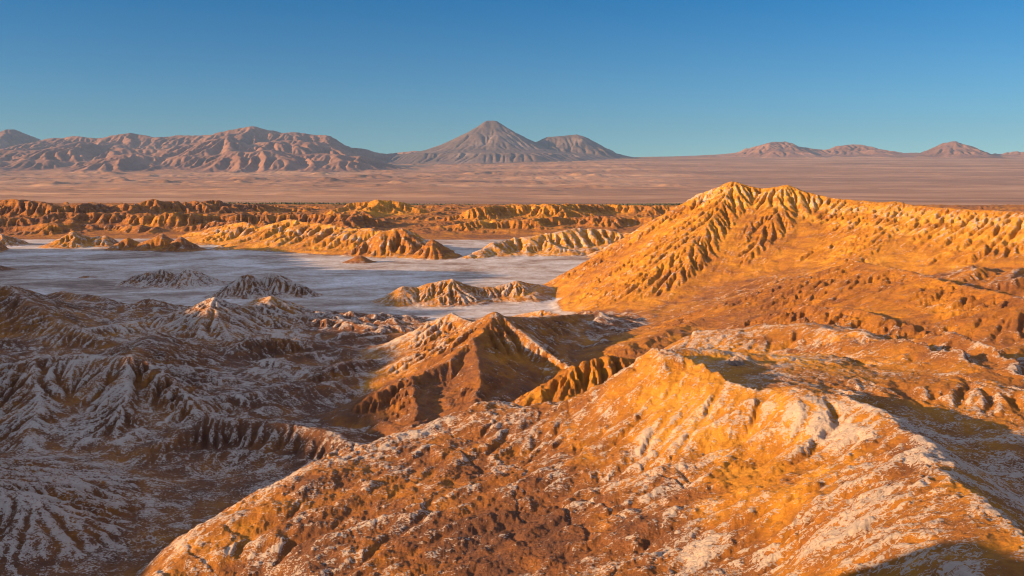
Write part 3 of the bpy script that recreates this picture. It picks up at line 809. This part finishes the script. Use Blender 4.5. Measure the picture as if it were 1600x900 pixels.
# ------------------------------------------------------------------ far country
FOWN = {
    'plain': OWN['plain'],
    'range': ('mountain_range', 'long brown mountain range on the left horizon with a small pointed summit', 'mountain range'),
    'foot': ('foothills', 'bare rounded foothills in front of the left mountain range', 'foothills'),
    'edge': ('mountain', 'isolated cone shaped mountain cut by the left edge', 'mountain'),
    'volcano': ('volcano', 'tall symmetrical grey volcano at the middle of the horizon', 'volcano'),
    'volcano2': ('volcano', 'flat topped lower volcano just right of the tall cone', 'volcano'),
    'east1': ('mountain', 'wide low mountain on the right horizon nearest the two volcanoes', 'mountain'),
    'east2': ('mountain', 'smallest low mountain in the middle of the right horizon', 'mountain'),
    'east3': ('mountain', 'rounded purple mountain on the right horizon with a smooth peak', 'mountain'),
    'east4': ('mountain', 'sunlit low mountain at the right end of the horizon', 'mountain'),
}
FK = list(FOWN)
NEAR_RIDGES = RIDGES; RIDGES = []
# (pixels, depth in metres)
ridge('range', [(x, y, 31000) for x, y in [(-200, 240), (-60, 240), (25, 238), (60, 219), (110, 214), (160, 217), (205, 210), (240, 216), (290, 212), (330, 213), (372, 207), (393, 200), (412, 206), (450, 208), (512, 213), (540, 228), (580, 238), (640, 243)]],
      sl=.5, sr=.28, w=60, fa=200, fl=1500, tone=.5, k=80)
ridge('range', [(393, 199, 31000), (370, 235, 28500)], sl=.35, w=80, fa=100, fl=900, tone=.5, k=100)
ridge('foot', [(x, y, 26500) for x, y in [(-150, 236), (-20, 234), (70, 238), (120, 222), (180, 232), (250, 236), (320, 222), (360, 214), (400, 228), (450, 220), (510, 226), (550, 240), (610, 256)]],
      sl=.30, sr=.26, w=150, fa=300, fl=1600, tone=.5, k=100)
ridge('foot', [(x, y, 23500) for x, y in [(-100, 252), (40, 250), (110, 254), (200, 240), (260, 250), (330, 243), (420, 236), (480, 240), (560, 247), (630, 262)]],
      sl=.28, sr=.26, w=120, fa=260, fl=1400, tone=.45, k=90)
ridge('edge', [(12, 211, 36000), (20, 204, 36000), (28, 212, 36000)], sl=.42, w=150, fa=60, fl=900, tone=.4, k=100)
ridge('volcano', [(762, 188, 33000), (774, 188, 33000)], sl=.70, w=20, fa=25, fl=300, tone=.4, k=60)
ridge('volcano', [(620, 243, 34000), (700, 238, 33500), (767, 236, 33000), (840, 240, 33000), (960, 247, 33000)], sl=.25, w=300, fa=60, fl=900, tone=.4, k=200)
ridge('volcano2', [(838, 226, 33500), (862, 214, 33700), (882, 213, 33800), (902, 212, 33800), (925, 228, 33800), (965, 240, 33700), (1000, 247, 33600)], sl=.4, w=150, fa=120, fl=900, tone=.45, k=100)
ridge('range', [(600, 243, 37000), (655, 236, 37000), (700, 240, 37000)], sl=.3, w=100, fa=60, fl=900, tone=.6, k=80)
ridge('east1', [(x, y, 38000) for x, y in [(1140, 244), (1170, 234), (1200, 223), (1222, 223), (1245, 230), (1290, 236)]], sl=.22, w=200, fa=100, fl=1200, tone=.55, k=120)
ridge('east2', [(x, y, 38600) for x, y in [(960, 248), (1060, 244.5), (1150, 240), (1220, 238), (1290, 236), (1380, 237.5), (1450, 236.5), (1540, 236), (1640, 234), (1760, 236)]], sl=.12, w=200, fa=60, fl=1200, tone=.6, k=100)
ridge('east2', [(x, y, 39000) for x, y in [(1280, 238), (1310, 229), (1335, 227), (1365, 234), (1420, 240)]], sl=.16, w=200, fa=80, fl=1200, tone=.5, k=120)
ridge('east3', [(x, y, 36000) for x, y in [(1440, 241), (1470, 230), (1490, 222), (1510, 229), (1535, 240)]], sl=.3, w=200, fa=60, fl=900, tone=.35, k=120)
ridge('east4', [(x, y, 38000) for x, y in [(1500, 240), (1540, 231), (1568, 226), (1600, 230), (1680, 236)]], sl=.2, w=200, fa=80, fl=1200, tone=.6, k=120)


def plain_z(x, y, D):
    d = np.array([3000, 4500, 7000, 10000, 13000, 17000, 22000, 27000, 33000, 37000, 44000])
    # rows at which the plain is seen, left / middle / right of the picture
    lf = np.array([330, 321, 312, 303, 294, 284, 272, 264, 258, 256, 250.])
    rt = np.array([332, 324, 315, 306, 297, 285, 268, 256, 249, 246.5, 248.])
    col = 800 + x / D * FPX
    w = sstep(500, 1000, col)
    row = np.interp(D, d, lf) * (1 - w) + np.interp(D, d, rt) * w
    return CAMZ - (row - HORIZON_ROW) / FPX * D * 1.0


GF = Grid(-29000, 29000, 3000, 42000, 55.)
X, Y = GF.X, GF.Y
cz = plain_z(X, Y, Y).astype(f4)
act = sstep(8000, 16000, Y) * (1 - .75 * sstep(0, 6000, X))
cz = cz + act * (40 * ridged(X / 1500, Y / 1100, 5, 300) + 60 * sstep(.3, .9, fbm(X / 1200, Y / 1100, 4, 310)))
cz = cz + sstep(5500, 9000, Y) * (1 - sstep(-4000, 7000, X + 2000 * fbm(X / 4000, Y / 4000, 2, 312))) * 46 * np.maximum(ridged(X / 2300, Y / 800, 4, 311) - .05, 0)
zf = cz.copy(); of = np.zeros(X.shape, np.int16); tf = np.full(X.shape, .5, f4) + .25 * fbm(X / 5000, Y / 1800, 4, 320).astype(f4)
Xw = X + 250 * fbm(X / 2500, Y / 2500, 3, 330); Yw = Y + 500 * fbm(X / 2500, Y / 2500, 3, 340)
for r in RIDGES:
    v, D = ridge_eval(r, X + (Xw - X) * (.25 if 'volcano' in r['o'] else 1), Yw, 0)
    if r['o'] == 'volcano' and len(r['P']) == 2:      # concave flanks of a stratovolcano
        top = r['P'][0][2]; v = top - (top - v) * (1 - .50 * np.clip((top - v) / 2600, 0, 1))
    m = v > zf; of = np.where(m, FK.index(r['o']), of); zf = smax(v, zf, r['k'])
    tf = np.where(m, r['tone'] + .2 * fbm(X / 1500, Y / 1500, 3, 350), tf)
zf = zf + sstep(40, 300, zf - cz) * (70 * ridged(Xw / 1100, Yw / 1100, 5, 360) * np.where(of == FK.index('volcano'), .25, 1) + 12 * pn(X / 160, Y / 160, 361))
zf = zf.astype(f4)
hd = np.clip(sstep(20, 200, zf - cz) + .5 * act, 0, 1).astype(f4)
hd = hd * np.where((of == FK.index('volcano')) | (of == FK.index('volcano2')), .35, .8).astype(f4)
zf = erode(zf, 55., 22, 20000, 60, 9, hard=hd, cap=6)
zf = zf - 25 * (1 - sstep(3000, 3800, Y))
XX, YY = polar(-36, 36, 1500, list(np.linspace(3750, 12000, 160)) + list(np.linspace(12050, 41500, 700)))
zz = GF.sample(zf, XX, YY)
zn = terrain(XX, YY)[0]
w_ = sstep(3750, 4500, np.hypot(XX, YY))
zz = zz * w_ + (zn - 1.0) * (1 - w_)
emit(XX, YY, zz, GF.nearest(of, XX, YY), dict(tone=GF.sample(tf.astype(f4), XX, YY)), FK, FOWN,
     lambda k: M_PLAIN if k == 'plain' else (M_VOLC if k.startswith('volcano') else M_ROCK))
# ground sheet reaching the horizon on the other sides
XX, YY = polar(36, 324, 300, [3700, 4200, 6000, 9000, 14000, 22000, 32000, 40000])
zz = -22 + 150 * fbm(XX / 9000, YY / 9000, 3, 400) * sstep(5000, 20000, np.hypot(XX, YY))
own2['around'] = ('desert_ground', 'flat desert reaching the horizon behind the viewpoint', 'ground')
emit(XX, YY, zz, np.zeros(XX.shape, np.int16), dict(tone=zz * 0 + .5), ['around'], own2, lambda k: M_PLAIN)

# ------------------------------------------------------------------ small things
def rock_material():
    m, nt, b = nodes_of("boulder_rock"); n = NT(nt)
    v = n.math('ADD', n.math('MULTIPLY', n.noise(.8, 6, .7), .7), n.math('MULTIPLY', n.noise(4.0, 4, .6), .3))
    nt.links.new(n.ramp(v, [(.35, (.13, .085, .06)), (.5, (.22, .15, .11)), (.65, (.36, .27, .21))]), b.inputs['Base Color'])
    b.inputs['Roughness'].default_value = .95
    q = n.node("ShaderNodeBump"); q.inputs['Strength'].default_value = .8; q.inputs['Distance'].default_value = .4
    nt.links.new(n.noise(1.5, 8, .7), q.inputs['Height']); nt.links.new(q.outputs[0], b.inputs['Normal'])
    return m


import bmesh


def boulder(px, py, D, rx, ry, rz):
    x, y, _ = W(px, py, D)
    z = float(terrain(np.array([[x]], f4), np.array([[y]], f4))[0][0, 0])
    bm = bmesh.new(); bmesh.ops.create_icosphere(bm, subdivisions=5, radius=1)
    P = np.array([v.co for v in bm.verts])
    k = 1 + .22 * pn(P[:, 0] * 1.3 + P[:, 2], P[:, 1] * 1.3, 500) + .10 * pn(P[:, 0] * 3 + P[:, 2] * 2, P[:, 1] * 3 - P[:, 2], 501) + .05 * pn(P[:, 0] * 8 + P[:, 2] * 5, P[:, 1] * 8 - P[:, 2] * 3, 502)
    k = np.minimum(k, 1.12)
    for v, kk in zip(bm.verts, k):
        c = v.co * float(kk); v.co = (c.x * rx, c.y * ry, max(c.z, -.5) * rz)
    me = bpy.data.meshes.new("boulder"); bm.to_mesh(me); bm.free()
    me.polygons.foreach_set('use_smooth', np.ones(len(me.polygons), bool))
    me.materials.append(rock_material())
    o = bpy.data.objects.new("boulder", me); C.collection.objects.link(o)
    o.location = (x, y, z + rz * .25)
    o['label'] = 'lone grey brown boulder casting a dark shadow on the pale bench behind the nearest hill'; o['category'] = 'boulder'


boulder(1150, 573, 246, 2.2, 1.8, 2.1)

# dark line of far oasis trees at the near edge of the desert plain
rg = np.random.default_rng(21); V = []; F = []
octa = np.array([(1, 0, 0), (.3, .95, 0), (-.8, .6, 0), (-.8, -.6, 0), (.3, -.95, 0), (0, 0, 1), (0, 0, -.9)])
ofc = [(0, 1, 5), (1, 2, 5), (2, 3, 5), (3, 4, 5), (4, 0, 5), (1, 0, 6), (2, 1, 6), (3, 2, 6), (4, 3, 6), (0, 4, 6)]
n_ = 5200
Dt = 3560 + 560 * rg.random(n_); col = 330 + 800 * rg.random(n_) ** 1.2
xt = (col - 800) / FPX * Dt
keep = fbm(xt / 260, Dt / 120, 3, 510) > -.02
xt, Dt = xt[keep], Dt[keep]
zt = terrain(xt.astype(f4), Dt.astype(f4))[0]
for x, y, z in zip(xt, Dt, zt):
    r_ = 3 + 4 * rg.random(); b = len(V)
    for p in octa * (1 + .3 * (rg.random((7, 3)) - .5)):
        V.append((x + p[0] * r_, y + p[1] * r_, z + r_ * .7 + p[2] * r_ * .9))
    F += [tuple(b + i for i in t) for t in ofc]
me = bpy.data.meshes.new("tree_belt"); me.from_pydata(V, [], F)
mt, nt_, b_ = nodes_of("oasis_foliage"); n2 = NT(nt_)
nt_.links.new(n2.ramp(n2.noise(.05, 3, .5), [(.4, (.045, .05, .022)), (.6, (.09, .08, .035))]), b_.inputs['Base Color'])
b_.inputs['Roughness'].default_value = .95
me.materials.append(mt)
tb = bpy.data.objects.new("tree_belt", me); C.collection.objects.link(tb)
tb['kind'] = 'stuff'; tb['label'] = 'thin dark belt of far oasis trees at the near edge of the desert plain'; tb['category'] = 'trees'

# ------------------------------------------------------------------ haze
hb = bpy.data.meshes.new("haze")
hx, y0, y1, z0, z1 = 43000., -43000., 43000., -400., 2650.
V = [(-hx, y0, z0), (hx, y0, z0), (hx, y1, z0), (-hx, y1, z0), (-hx, y0, z1), (hx, y0, z1), (hx, y1, z1), (-hx, y1, z1)]
hb.from_pydata(V, [], [(0, 3, 2, 1), (4, 5, 6, 7), (0, 1, 5, 4), (1, 2, 6, 5), (2, 3, 7, 6), (3, 0, 4, 7)])
haze = bpy.data.objects.new("haze", hb); C.collection.objects.link(haze)
haze['kind'] = 'stuff'; haze['label'] = 'thin pale blue evening haze over the plain and mountains'; haze['category'] = 'haze'
hm = bpy.data.materials.new("haze_air"); hm.use_nodes = True
hn = hm.node_tree; hn.nodes.clear()
ho = hn.nodes.new("ShaderNodeOutputMaterial"); hv = hn.nodes.new("ShaderNodeVolumePrincipled")
hv.inputs['Density'].default_value = 1.25e-5
hv.inputs['Color'].default_value = (.20, .35, .56, 1)
hn.links.new(hv.outputs[0], ho.inputs['Volume'])
hb.materials.append(hm)
print('total script', round(time.time() - t, 1))
